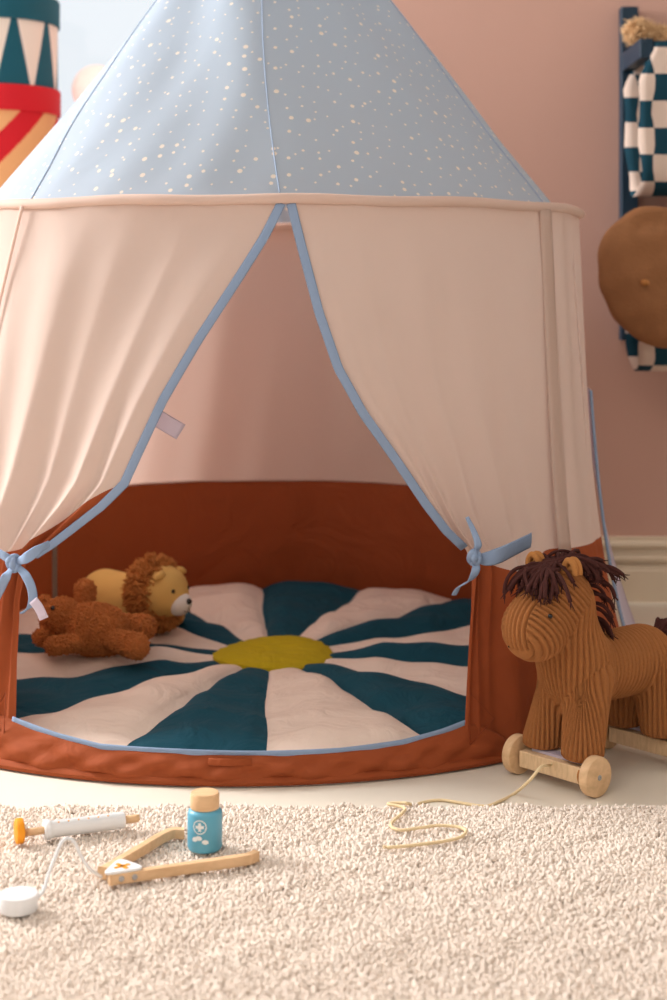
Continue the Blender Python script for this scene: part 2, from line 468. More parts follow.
# ------------------------------------------------------------------ the play tent
RIMZ = .755
def tent_c(z):
    t = max(0, 1-z/RIMZ); return -.103-.027*t**3, 2.585
def tent_R(z):
    t = max(0, 1-z/RIMZ); R = .5+.04*t+.08*t**4; return R, R*(1-.07*t**4)
def tent(th, z, dr=0):
    cx, cy = tent_c(z); rx, ry = tent_R(z)
    return np.array([cx+(rx+dr)*math.sin(th), cy-(ry+dr)*math.cos(th), z])
def on_tent(px, py):                        # (theta, z) of the front wall at this direction of view
    Y = 2.1
    for _ in range(30):
        x, _y, z = PY(px, py, Y); z = min(max(z, 0), RIMZ); cx, cy = tent_c(z); rx, ry = tent_R(z)
        th = math.asin(max(-.995, min(.995, (x-cx)/rx))); Y = .5*Y+.5*(cy-ry*math.cos(th))
    return th, z
T = thing('play_tent', 'round play tent with pale blue dotted roof, cream walls and rust skirt', 'play tent', (-.12, 2.585, 0))

# roof: eight softly creased gores of a cone, flat-laid UVs for the dots
APEX = np.array([-.101, 2.585, 1.325]); RB = .462
nu, nv = 192, 60; G = np.zeros((nv, nu+1, 3)); UVg = np.zeros((nv, nu+1, 2))
SE = [(3.6, -9.6), (66, 6), (118, 0), (180, 0), (242, 0), (313.5, -30)]    # gore seams: bearing at the rim, drift towards the top
def seam_at(k, s): return math.radians(SE[k][0]+SE[k][1]*min(s, .6))
slant = math.hypot(RB, APEX[2]-RIMZ)
for i in range(nv):
    s = i/(nv-1)                            # 0 at rim, 1 at top
    for j in range(nu+1):
        th = -PI+2*PI*j/nu
        dd = min(abs((th-seam_at(k, s)+PI) % (2*PI)-PI) for k in range(6))
        sag = .035*(1-math.exp(-(dd/.33)**2))*math.sin(PI*min(1, s*1.0))*(1-s)**.4
        wob = .006*math.sin(9*th+6*s)*math.sin(PI*s)+.004*math.sin(23*th-9*s)*math.exp(-s*5)*(1-math.exp(-s*20))
        r = RB*(1-s)+.012*s-sag*.55+wob
        G[i, j] = (APEX[0]+r*math.sin(th), APEX[1]-r*math.cos(th), RIMZ+.004+(APEX[2]-RIMZ)*s)
        d = slant*(1-s)+.03; ph = th*RB/slant
        UVg[i, j] = (d*math.sin(ph)+3, d*math.cos(ph)+3)
mb = MB(); grid(mb, G)
roof = obj('tent_roof', mb, DOTS, T)
uvl = roof.data.uv_layers.new(name='UVMap'); UVf = UVg.reshape(-1, 2)
vi = np.zeros(len(roof.data.loops), int); roof.data.loops.foreach_get('vertex_index', vi)
uvl.data.foreach_set('uv', UVf[vi].ravel())
# seams of the roof
mb = MB()
for k in range(6):
    pts = []
    for i in range(nv):
        s = i/(nv-1); a = seam_at(k, s); q = ((a+PI) % (2*PI))/(2*PI)*nu; j = int(q)
        p = G[i, j]*(1-q+j)+G[i, min(j+1, nu)]*(q-j)
        p += np.array([math.sin(a), -math.cos(a), .5])*.001; pts.append(p)
    tube(mb, pts, .0009, 6)
SEAMB = mat('slate_blue_thread', (158, 176, 202), .85)
obj('roof_seam', mb, SEAMB, T)
# short loop at the roof's right flank near the apex
mb = MB(); tube(mb, smoothline([PY(378, -12, 2.56), PY(379, 2, 2.55), PY(376, 10, 2.54)], 8), .0015, 6)
obj('roof_loop', mb, SEAMB, T)

# hem ring round the rim, cream, with the sewn-in hoop
mb = MB(); th = np.linspace(-PI, PI, 160, endpoint=False)
rows = []
for (rr, zz) in [(RB-.004, RIMZ+.001), (.49, RIMZ+.003), (.503, RIMZ+.0045), (.509, RIMZ+.001), (.510, RIMZ-.004), (.507, RIMZ-.009), (.500, RIMZ-.010), (.494, RIMZ-.004), (RB-.004, RIMZ-.003)]:
    rows.append([(-.103+(rr+.0012*math.sin(17*a)+.0008*math.sin(41*a))*math.sin(a), 2.585-(rr+.0012*math.sin(17*a)+.0008*math.sin(41*a))*math.cos(a), zz+.0012*math.sin(13*a)) for a in th])
grid(mb, np.array(rows), close_u=True); obj('rim_hem', mb, CREAM, T)

# side and back wall
def wallgrid(t0, t1, zf0, zf1, n, m, ripple, dr=0):
    G = np.zeros((m, n, 3))
    for i in range(m):
        for j in range(n):
            u = j/(n-1); a = t0+(t1-t0)*u; z0 = zf0(a, u); z1 = zf1(a, u); z = z0+(z1-z0)*i/(m-1)
            G[i, j] = tent(a, z, dr+ripple(a, z))
    return G
BZ = .252
SIDE = math.radians(68)
def brip(a, z): 
    k = min(1, (RIMZ-z)*4)
    return k*(.004*math.sin(11*a+z*3)+.002*math.sin(29*a+1+z*7))
g1 = wallgrid(SIDE, 2*PI-SIDE, lambda a, u: RIMZ-.004, lambda a, u: BZ, 150, 24, brip)
o = obj('wall_panel', grid(MB(), g1), CREAM, T)
g1 = wallgrid(SIDE, 2*PI-SIDE, lambda a, u: BZ, lambda a, u: .006, 150, 16, brip)
o = obj('wall_skirt', grid(MB(), g1), RUST, T)
# stitched hem line between the two cloths at the back
mb = MB(); tube(mb, [tent(a, BZ, brip(a, BZ)-.0016) for a in np.linspace(SIDE, 2*PI-SIDE, 150)], .0018, 6)
obj('panel_seam', mb, CREAM, T)

# door curtains
L_EDGE = [(281, 204), (265, 236), (240, 277), (200, 340), (165, 400), (138, 455), (124, 484), (100, 507), (75, 526), (50, 545), (24, 562), (18, 600), (17, 660), (17, 712), (15, 745), (15, 775)]
R_EDGE = [(291, 204), (301, 245), (318, 312), (337, 368), (362, 413), (398, 463), (427, 505), (447, 531), (468, 551), (474, 575), (467, 640), (463, 690), (461, 725), (460, 750), (460, 775)]
def edge_fn(poly):
    q = sorted([on_tent(*p)[::-1] for p in poly]); zs = [a for a, b in q]; ts = [b for a, b in q]
    def f(z): return float(np.interp(z, zs, ts))
    return f
LE, RE = edge_fn(L_EDGE), edge_fn(R_EDGE)
TZ_R = on_tent(473, 556)[1]; TZ_L = on_tent(15, 563)[1]
def curtain(side, name, skirt, zb):
    E = RE if side > 0 else LE; out = SIDE*side; tz = TZ_R if side > 0 else TZ_L
    nf = 7.2 if side > 0 else 4.2
    eT, eK = E(RIMZ-.006), E(tz)
    # folds: (place along the cloth, half-width, height)
    ridges = ([(.05, .030, .010), (.15, .035, .012), (.27, .03, .008), (.40, .05, .009), (.58, .05, .005), (.78, .05, .004)] if side > 0 else
              [(.07, .030, .011), (.19, .035, .016), (.31, .03, .008), (.44, .045, .014), (.62, .05, .012), (.82, .05, .010)])
    def pt(u, z):
        e = E(z); g = math.exp(-((z-tz)/(.13 if z < tz else .22))**2)
        below = 1/(1+math.exp((z-tz)/.03))
        k = min(1, max(0, (RIMZ-.006-z)/(RIMZ-.006-tz)))
        p0, p1 = u, u**1.75
        aT = eT+(out-eT)*p0; aK = eK+(out-eK)*p1
        if z >= tz: a = aT+(aK-aT)*k+(e-(eT+(eK-eT)*k))*(1-u)**3
        else: a = aK+(e-eK)*(1-u)**1.5
        hang = min(1, (RIMZ-z)/.10)
        dr = 0
        for i, (c, w, h) in enumerate(ridges):
            cc = c+.012*math.sin(6*z+i*2); ww = w*(1.35-.6*g); d = (u-cc)/ww
            vis = (.30+.70*g) if side > 0 else (.34+.66*g)
            vis = max(vis, .55*below)
            dr += h*vis*(math.exp(-abs(d)**1.5)-.25*math.exp(-((d-1.8)/1.2)**2))
        dr *= hang
        dr += hang*.0035*math.sin(2*PI*2.1*u+side+z*4)+hang*.0018*math.sin(2*PI*5.3*u+2-z*6)
        if side > 0:                         # soft crumples in the middle of the right curtain
            dr -= .006*math.exp(-((u-.30-.25*(z-.5))/.05)**2-((z-.52)/.06)**2)
            dr -= .005*math.exp(-((u-.36+.5*(z-.62))/.06)**2-((z-.62)/.05)**2)
        dr -= .012*g*math.exp(-((u-.10)/.16)**2)
        dr += .010*(1-below)*math.exp(-(u/.35)**2)*(1-g)*hang*math.sin(PI*k)
        return tent(a, z, dr+.003)
    n = 130
    us = np.linspace(0, 1, n)
    top = np.array([[pt(u, RIMZ-.006+(zb(u)-RIMZ+.006)*i/70) for u in us] for i in range(71)])
    low = np.array([[pt(u, zb(u)+(.012-zb(u))*i/50) for u in us] for i in range(51)])
    o = obj(name, grid(MB(), top), CREAM, T)
    o2 = obj(skirt, grid(MB(), low), RUST, T)
    return pt, top, low
zbR = lambda u: .262+.012*math.exp(-(u/.12)**2)-.012*math.exp(-((u-.45)/.15)**2)+.004*math.sin(12*u)-.006*u
zbL = lambda u: .262+.108*math.exp(-(u/.17)**1.6)+.008*math.sin(22*u)*math.exp(-u*3)
ptR, topR, lowR = curtain(1, 'door_curtain', 'curtain_skirt', zbR)
ptL, topL, lowL = curtain(-1, 'door_curtain', 'curtain_skirt', zbL)

def piping(edgepts, inward, width=.0125):
    e = np.asarray(edgepts); 
    W = np.tile(np.array(inward, float), (len(e), 1))
    mb = MB(); tube(mb, e, .0010, 10, flat=(W, width)); return mb
def edge_line(pt, z0, z1, n=60, u=0.0): return [pt(u, z)+np.array([0, -.002, 0]) for z in np.linspace(z0, z1, n)]
o = obj('curtain_piping', piping(edge_line(ptR, RIMZ-.008, TZ_R+.012), (1, 0, 0)), BLUE, T)
o = obj('curtain_piping', piping(edge_line(ptL, RIMZ-.008, TZ_L+.012), (-1, 0, 0)), BLUE, T)

# seams on the outside of the walls
def seamline(th, z0, z1, r=.0016, m=CREAM, n=40, wob=0):
    mb = MB(); pts = [tent(th+wob*math.sin(z*6), z, .012) for z in np.linspace(z0, z1, n)]
    tube(mb, pts, r, 8); return mb
def strip_between(thA, thB, z0, z1, dr):
    G = np.array([[tent(thA+(thB-thA)*j/4, z0+(z1-z0)*i/30, dr+.0015*math.sin(PI*j/4)) for j in range(5)] for i in range(31)])
    return grid(MB(), G)
thr = on_tent(540, 300)[0]; thr2 = on_tent(551, 300)[0]
o = obj('seam_strip', strip_between(thr, thr2, RIMZ-.006, .254, .0065), CREAM, T); solidify(o, .0016)
thl = on_tent(16, 260)[0]
tA, tB = on_tent(29, 210)[0], on_tent(2, 320)[0]
G = []
for i in range(31):
    z = RIMZ-.006-(.30)*i/30; a0 = tA+(tB-tA)*(RIMZ-z)/.165; G.append([tent(max(a0, -1.2)+.014*(j/4-.5), z, .0105+.0016*math.sin(PI*j/4)) for j in range(5)])
o = obj('seam_strip', grid(MB(), np.array(G)), CREAM, T); solidify(o, .0016)

# base lip across the doorway and right round the foot
LIP = [(0, 712), (17, 719), (60, 735), (103, 746), (180, 751), (267, 753), (340, 750), (400, 742), (440, 731), (463, 722), (490, 712)]
lq = sorted(on_tent(*p) for p in LIP); lt = [a for a, b in lq]; lz = [b for a, b in lq]
def lipz(a):
    z = float(np.interp(a, lt, lz)); b = on_tent(463, 722)[0]
    return z if a <= b else z*max(.12, 1-(a-b)/.125)**.5
tL, tR = on_tent(16, 719)[0], on_tent(463, 722)[0]
na = 130; G = []
for k, s in enumerate(np.linspace(0, 1, 12)):
    row = []
    for a in np.linspace(tL-.12, tR+.12, na):
        z = .002+(lipz(a)-.002)*s
        bul = .008*math.sin(PI*s)+.0035*math.sin(31*a+8*s)*s*(1-s)*4+.002*math.sin(67*a-9*s)*s*(1-s)*4
        row.append(tent(a, z, .006+bul))
    G.append(row)
o = obj('door_lip', grid(MB(), np.array(G)), RUST, T); solidify(o, .002)
mb = MB(); aa = np.linspace(tL, tR, 120)
tube(mb, [tent(a, lipz(a), .0065) for a in aa], .0019, 10, flat=((0, -.15, 1), .0105)); obj('lip_piping', mb, BLUE, T)
# rolled foot hem all round
mb = MB(); G = []
for k in range(10):
    q = 2*PI*k/10; G.append([tent(a, .0075+.006*math.sin(q), .009+.006*math.cos(q)) for a in np.linspace(-PI, PI, 160, endpoint=False)])
G.append(G[0]); grid(mb, np.array(G), close_u=True); obj('foot_hem', mb, RUST, T)
# ground sheet
mb = MB(); ring = [tent(a, .005, -.004) for a in np.linspace(-PI, PI, 96, endpoint=False)]
c0 = np.array([-.12, 2.585, .005]); n = 96
mb.add(ring+[c0], [(i, (i+1) % n, n) for i in range(n)]); o = obj('ground_sheet', mb, RUST, T); solidify(o, .002)
# stitched triangles at the lip corners
STITCH = mat('dark_rust_thread', (138, 62, 30), .9)
mb = MB()
def on(px, py, d=.016):
    a, z = on_tent(px, py); return tent(a, z, d)
tube(mb, [on(463, 742), on(463, 690), on(487, 716), on(463, 742)], .0007, 6); obj('corner_stitching', mb, STITCH, T)
mb = MB(); tube(mb, [on(12, 735), on(2, 712), on(14, 690), on(12, 735)], .0007, 6); obj('corner_stitching', mb, STITCH, T)
# loose care label on the lip
mb = MB(); tube(mb, [on(210, 758, .0165), on(230, 758.5, .0172), on(252, 758, .0165)], .0006, 8, flat=((0, 0, 1), .010)); obj('hem_patch', mb, RUST, T)

# ribbons
def ribbon(name, pts, width, wdir=(0, 0, 1), m=BLUE, parent=T, r=.0011, n=36, taper=None):
    p = smoothline(pts, n); W = wdir if np.ndim(wdir) == 1 else np.array([np.interp(np.linspace(0, 1, len(p)), np.linspace(0, 1, len(wdir)), np.array(wdir)[:, k]) for k in range(3)]).T
    w = width if taper is None else np.interp(np.linspace(0, 1, len(p)), np.linspace(0, 1, len(taper)), np.array(taper)*width)
    mb = MB(); tube(mb, p, r, 10, flat=(W, w)); return obj(name, mb, m, parent)
def rp(l): return [PY(x, y, Y) for x, y, Y in l]
ribbon('tie_ribbon', rp([(473, 557, 2.058), (486, 559, 2.052), (500, 555, 2.052), (517, 547, 2.07), (531, 540, 2.10)]), .021, (.15, 0, 1), taper=[.45, .85, 1, 1, 1])
ribbon('tie_tail', rp([(474, 553, 2.05), (478, 545, 2.045), (474, 532, 2.05), (467, 517, 2.055)]), .010, (1, 0, .2), taper=[.7, 1, .8, .5])
ribbon('tie_tail', rp([(474, 560, 2.05), (476, 569, 2.04), (470, 580, 2.04), (459, 587, 2.05), (454, 595, 2.055)]), .011, (.8, .2, .5), taper=[.7, 1, 1, .9, .9])
def knot(name, px, py, Y, r):
    mb = MB(); c = PY(px, py, Y)
    q = np.linspace(0, 2*PI, 40)
    tube(mb, [c+np.array([r*.75*math.cos(a), -.003+.004*math.sin(2*a), r*math.sin(a)]) for a in q], .0045, 10)
    tube(mb, [c+np.array([r*.2, -.006, -r*.9]), c+np.array([0, -.009, 0]), c+np.array([-r*.2, -.005, r*.9])], .005, 10)
    tube(mb, [c+np.array([0, 0.004, -r*.5]), c+np.array([0, .002, 0]), c+np.array([0, .004, r*.5])], .006, 10)
    obj(name, mb, BLUE, T)
knot('tie_knot', 474, 557, 2.05, .0075)
knot('tie_knot', 14, 563, 2.085, .0085)
ribbon('tie_ribbon', rp([(16, 562, 2.08), (26, 558, 2.07), (38, 550, 2.07), (49, 544, 2.08)]), .0135, (.3, 0, 1), taper=[.6, 1.1, 1, .8])
ribbon('tie_ribbon', rp([(13, 561, 2.08), (4, 556, 2.08), (-8, 549, 2.10), (-26, 542, 2.15)]), .013, (-.2, 0, 1), taper=[.6, 1, 1, 1])
ribbon('tie_tail', rp([(13, 566, 2.08), (6, 577, 2.07), (0, 590, 2.08), (-8, 606, 2.10)]), .013, (1, 0, .35), taper=[.6, 1, 1, 1])
ribbon('tie_tail', rp([(17, 566, 2.08), (26, 576, 2.065), (32, 590, 2.06), (32, 604, 2.06), (22, 613, 2.065)]), .012, (.8, .1, .5), taper=[.6, 1, 1, 1, .9])
ribbon('care_tag', rp([(33, 600, 2.052), (39, 608, 2.05), (44, 619, 2.05)]), .0125, (1, 0, .35), m=WHITECLOTH, r=.0005, n=8)
ribbon('care_tag', rp([(154, 416, 2.135), (169, 425, 2.135), (181, 432, 2.14)]), .0235, (.45, 0, .85), m=WHITECLOTH, r=.0005, n=8)

# poles inside
for a in (-128, 128, 62, -62):
    a = math.radians(a) ; mb = MB()
    q = tent(a, RIMZ-.01, -.012); p = tent(a, .35, -.012); tube(mb, [np.array([p[0], p[1], .0585]), p, q], .0046, 12); obj('tent_pole', mb, GREYPOLE, T)
# side window flap with its piping, right flank
aF = math.radians(88)
mb = MB(); zz = np.linspace(.47, .02, 30)
tube(mb, [tent(math.radians(82), z, .0035+.004*max(0, (.47-z)/.41)) for z in zz], .0022, 8, flat=((.4, 1, 0), .013)); obj('flap_piping', mb, BLUE, T)
G = np.array([[tent(math.radians(84+8*s), z, .004+(.006+.034*s)*max(0, (.40-z)/.4)**1.2) for s in (0, .33, .66, 1)] for z in zz])
o = obj('side_flap', grid(MB(), G), WHITECLOTH, T); solidify(o, .0012)

# ------------------------------------------------------------------ quilted mat
MC = np.array([-.105, 2.570]); MRX, MRY = .555, .55
mb = MB(); wedge0 = math.radians(-4)
NW = 16; per = 12; nr = 46
def mat_h(r, a, rim=True):                  # r 0..1
    ph = ((a-wedge0)/(2*PI)*NW) % 1
    puff = abs(math.sin(PI*ph))**.55
    e = max(0, 1-r**16)**.5; back = max(0, math.cos(a))*r*r*.018
    inn = min(1, max(0, (r-.14)/.2))
    w = .0025*math.sin(14*r+5*a)+.002*math.sin(37*r*math.cos(a)+3)+.0015*math.sin(41*r*math.sin(a)+1)
    return (.008+(.027+.022*puff*inn*(.75+.25*math.sin(7*a+2))+w*inn+back)*e)
G = np.zeros((nr, NW*per, 3))
for i in range(nr):
    r = (.10+.90*(i/(nr-1))) if i < nr else 1
    r = min(1, r); r = 1-(1-r)**1.15 if r < 1 else 1
    for j in range(NW*per):
        a = wedge0+2*PI*j/(NW*per)
        aw = a+math.radians(2.2)*math.exp(-((math.degrees(a)-176)/15)**2)+.02*math.sin(9*r+a*3)*r*(1-r)*2          # hand-sewn seams wander a little
        G[i, j] = (MC[0]+MRX*r*math.sin(aw), MC[1]+MRY*r*math.cos(aw), mat_h(r, a))
c = NW*per; f = []; mi = []
for i in range(nr-1):
    for j in range(c):
        f.append((i*c+j, (i+1)*c+j, (i+1)*c+(j+1) % c, i*c+(j+1) % c)[::-1]); mi.append((j//per) % 2)
V = list(G.reshape(-1, 3)); base = len(V)
for j in range(c): p = G[-1, j]; V.append((p[0], p[1], .0075))
for j in range(c): a = (nr-1)*c+j; b = (nr-1)*c+(j+1) % c; f.append((a, b, base+(j+1) % c, base+j)); mi.append((j//per) % 2)
f.append(tuple(base+j for j in range(c))[::-1]); mi.append(1)
f.append(tuple(range(c))); mi.append(1)
mb.v.append(np.array(V)); mb.f = f; mb.m = mi; mb.n = len(V)
M = obj('play_mat', mb, [TEALM, MATCREAM], origin=(MC[0], MC[1], .0075))
tag(M, 'round quilted play mat with teal and cream petals lying inside the tent', 'play mat')
mb = MB(); G = []
for i in range(16):
    r = i/15; row = []
    for j in range(48):
        a = 2*PI*j/48; R = .098*(1+.02*math.sin(3*a+1))
        row.append((MC[0]+.008+R*r*math.sin(a), MC[1]-.01+R*1.12*r*math.cos(a), .040+.010*(1-r**4)-.004*math.exp(-(r/.3)**2)+.0016*math.sin(30*r*math.cos(a)+2)+.003*math.sin(2*a+.6)*r*r))
    G.append(row)
G = np.array(G); grid(mb, G, close_u=True)
G2 = G[-1].copy(); G2[:, 2] = .030; grid(mb, np.array([G[-1], G2]), close_u=True)
obj('mat_center', mb, YELLOW, M)

# ------------------------------------------------------------------ rug
RZ = .022; RY = 1.872
mbx = box(MB(), -1.3, 1.3, .55, RY, .001, .012)
rug = obj('rug', mbx, RUGM, smooth=False, origin=(0, 1.2, 0)); tag(rug, 'thick cream wool pile rug on the floor in front of the tent', 'rug')
g = np.random.default_rng(5); sp = .0031
xs = np.arange(-.85, .85, sp); ys = np.arange(1.22, RY, sp); X, Y = np.meshgrid(xs, ys); n = X.size
pos = np.stack([X.ravel()+g.normal(0, sp*.35, n), Y.ravel()+g.normal(0, sp*.35, n), np.full(n, .0155)], 1)
pos[:, 2] += .0012*np.sin(pos[:, 0]*60+np.sin(pos[:, 1]*45)*2)
pos[:, 1] += np.where(pos[:, 1] > RY-.01, .003*np.sin(pos[:, 0]*90)+.002*np.sin(pos[:, 0]*37), 0)
lean = np.stack([.35*np.sin(pos[:, 0]*23+pos[:, 1]*17), .35*np.cos(pos[:, 0]*19-pos[:, 1]*29), np.ones(n)], 1)
V, Fa = tufts(pos, lean/np.linalg.norm(lean, axis=1)[:, None], .0060, .0024, bend=.9, down=0, seed=9, curl=0)
raw_obj('pile', V, Fa, RUGM, parent=rug, kind='stuff')

# ------------------------------------------------------------------ horse on wheels
HO = np.array([.284, 2.012, 0.]); HU = np.array([-.743, -.6693, 0]); HS = np.array([.6693, -.743, 0])
def H(a, b, c): return HO+HU*a+HS*b+np.array([0, 0, c])
def Hm(A): A = np.asarray(A); return HO+A[..., :1]*HU+A[..., 1:2]*HS+A[..., 2:3]*np.array([0, 0, 1.])
HR = thing('pull_along_horse', 'brown rib-knit toy horse with dark yarn mane on wooden wheels beside the tent', 'toy horse', H(-.1, 0, 0))
hd = np.array([.082, 0, -.058]); hd /= np.linalg.norm(hd)
prims = [
 ('body', lambda p: sd_cone(p, (-.045, 0, .138), (-.178, 0, .134), .043, .044, (1, 1.05, 1))),
 ('chest', lambda p: sd_cone(p, (-.034, 0, .132), (-.032, 0, .16), .036, .039, (1, 1.1, 1))),
 ('neck', lambda p: sd_cone(p, (-.032, 0, .165), (-.014, 0, .225), .041, .039)),
 ('head', lambda p: sd_cone(p, (.000, 0, .240), (.040, 0, .209), .042, .037, (1, .95, 1))),
 ('head', lambda p: sd_sphere(p, (.043, 0, .205), .0345, (1, 1, 1.03))),
 ('lf1', lambda p: sd_cone(p, (-.040, .021, .132), (-.012, .034, .047), .030, .0262)),
 ('lf2', lambda p: sd_cone(p, (-.040, -.021, .132), (-.018, -.036, .047), .027, .0258)),
 ('lr1', lambda p: sd_cone(p, (-.176, .022, .125), (-.174, .036, .047), .032, .0265)),
 ('lr2', lambda p: sd_cone(p, (-.176, -.020, .125), (-.178, -.029, .047), .031, .0265)),
]
LEGS = {'lf1': (-.012, .033), 'lf2': (-.018, -.035), 'lr1': (-.174, .034), 'lr2': (-.178, -.028)}
def horse_sdf(p):
    d = None
    for nme, fn in prims:
        e = fn(p); k = .011 if nme in LEGS else .02
        d = e if d is None else smin(d, e, k)
    flat = .0385-p[..., 2]                  # soles are cut flat on the boards
    return -smin(-d, -flat, .005)
V, Q = nets(horse_sdf, (-.25, -.075, .03), (.112, .075, .292), .0012)
V = relax(V, Q, 2); Nn = vnormals(V, Q)
DD = np.stack([fn(V) for _, fn in prims]); own = DD.argmin(0); PH = np.zeros(len(V)); PER = .0074
for k, (nme, _) in enumerate(prims):
    s = own == k; p = V[s]
    if nme == 'body': ph = .92*(p[:, 0]+.012*np.sin((p[:, 2]-.147)*18))
    elif nme == 'head':
        ph = p@hd+.004*np.sin(p[:, 2]*40)
        fr_ = (np.abs(p[:, 1]) < .019) & (Nn[s]@np.array([.75, 0, .66]) > .25); ph = np.where(fr_, p[:, 1]*1.1, ph)
    elif nme in LEGS:
        ca, cb = LEGS[nme]; ph = ca+.0275*np.arctan2(p[:, 0]-ca, (p[:, 1]-cb))
    else: ph = -.028+.040*np.arctan2(p[:, 0]+.026, p[:, 1])
    PH[s] = ph
rib = np.abs(np.cos(PI*PH/PER))**.5
solef = np.clip((V[:, 2]-.040)/.004, 0, 1)
V2 = V+Nn*((rib-.78)*.0062*solef)[:, None]
o = raw_obj('body', Hm(V2), Q, KNIT, parent=HR)
def on_horse(px, py):                        # nearest point of the body along this direction of view
    W = Hm(V2); sx = 333.5+W[:, 0]*F/W[:, 1]; sy = HZ+(EYE-W[:, 2])*F/W[:, 1]
    m = (np.abs(sx-px) < 1.6) & (np.abs(sy-py) < 1.6); i = np.where(m)[0]; i = i[np.argmin(W[i, 1])]
    nn = Nn[i]; return W[i], HU*nn[0]+HS*nn[1]+np.array([0, 0, nn[2]])
p, nn = on_horse(549, 616); mb = MB(); lathe(mb, [(0, 0), (.0022, 0), (.0032, .0012), (.0026, .0028), (0, .0036)], p-nn*.0003, nn, 20); obj('eye', mb, BLACKB, HR)
pl = V2[np.argmin(np.linalg.norm(Hm(V2)-p, axis=1))]*np.array([1, -1, 1]); nl = HU*0+HS*(-1)
mb = MB(); lathe(mb, [(0, 0), (.0022, 0), (.0032, .0012), (.0026, .0028), (0, .0036)], Hm(pl+np.array([-.012, .001, 0])), nl, 20); obj('eye', mb, BLACKB, HR)
p, nn = on_horse(508, 648); mb = MB(); lathe(mb, [(0, 0), (.0014, 0), (.0012, .001), (0, .0013)], p, nn, 12); obj('nostril', mb, BLACKB, HR)
# chin seam
# mane: thick yarn strands
g = random.Random(4)
def strand(mb, root, d0, L, drop, r=.0025, n=9, seed=0):
    d = np.array(d0, float); d /= np.linalg.norm(d); pts = []; p = np.array(root, float)
    w = np.array([g.gauss(0, .25), g.gauss(0, .25), g.gauss(0, .15)])
    for i in range(n):
        pts.append(Hm(p)); t = i/(n-1)
        v = d*(1-t*.65)+np.array([0, 0, -drop*t*1.6])+w*t; v /= np.linalg.norm(v)
        q = p+v*L/(n-1)
        for _ in range(3):                  # stay outside the head
            dd = horse_sdf(q[None])[0]
            if dd < r*1.3:
                e = 1e-3; gr = np.array([horse_sdf((q+np.eye(3)[k]*e)[None])[0]-dd for k in range(3)])/e
                gr /= np.linalg.norm(gr)+1e-9; q = q+gr*(r*1.4-dd)
        p = q
    rr = np.full(n, r)*(1+.12*np.sin(np.arange(n)*2.1)); rr[-1] *= 1.25
    tube(mb, smoothline(pts, 22), np.interp(np.linspace(0, 1, len(smoothline(pts, 22))), np.linspace(0, 1, n), rr), 7)
    e = np.array(pts[-1]); dirv = np.array(pts[-1])-np.array(pts[-2]); dirv /= np.linalg.norm(dirv)
    for _ in range(6):                      # frayed end
        q = dirv+np.array([g.gauss(0, .45) for _ in range(3)])
        tube(mb, [e-dirv*.001, e+q*.003, e+q*.006], [.0009, .0007, .0004], 4)
mb = MB()
for i in range(34):                         # forelock, falling forward over the face
    a = g.uniform(-.01, .03); b = g.gauss(0, .010); root = (a, b, .277+g.uniform(-.002, .004))
    ang = g.uniform(-1.15, 1.15)
    strand(mb, root, (math.cos(ang), math.sin(ang)*.9, .15), g.uniform(.045, .066), .75)
for i in range(38):                         # sides and back of the poll
    a = g.uniform(-.040, .005); b = g.gauss(0, .008); root = (a, b, .274+g.uniform(-.004, .004)+min(0, a+.02)*.6)
    ang = PI+g.uniform(-1.5, 1.5)
    strand(mb, root, (math.cos(ang)*.9, math.sin(ang), .55), g.uniform(.05, .07), .55)
for i in range(26):                         # crest of the neck
    t = g.random(); root = (-.046-.014*t, g.gauss(0, .005), .262-.062*t)
    strand(mb, root, (-.8, g.choice((-1, 1))*g.uniform(.2, .9), .5-.5*t), g.uniform(.035, .055), .8)
for i in range(5):                          # a few loops standing up
    a = g.uniform(-.035, .005); b = g.gauss(0, .012); s = g.uniform(.018, .026); h = g.uniform(.010, .018); an = g.uniform(-.6, .6)
    pts = [(a+s*math.cos(q)*math.cos(an), b+s*math.cos(q)*math.sin(an), .277+h*math.sin(q)) for q in np.linspace(0, PI, 9)]
    tube(mb, smoothline([Hm(np.array(p)) for p in pts], 24), .0021, 7)
obj('mane', mb, YARN, HR)
# ears: folded loops of knit
for b in (.030, -.030):
    mb = MB(); c = np.array((.004, b, .277))
    for k in (-1, 1):
        q = np.linspace(-.3, PI+.3, 16)
        tube(mb, smoothline([Hm(c+np.array([.0042*k+.001*math.sin(x), .0085*math.cos(x)*1.0, .001+.0135*math.sin(x)])) for x in q], 30), .0042, 8)
    tube(mb, [Hm(c+np.array([0, -.006, 0])), Hm(c+np.array([0, 0, .005])), Hm(c+np.array([0, .006, 0]))], .0045, 8)
    obj('ear', mb, TANYARN, HR)
# tail
mb = MB()
for i in range(22):
    strand(mb, (-.220+g.uniform(-.003, .003), g.gauss(0, .005), .158+g.uniform(-.006, .006)), (-.7, g.uniform(-.4, .4), .75), g.uniform(.07, .10), 1.1)
obj('tail', mb, YARN, HR)
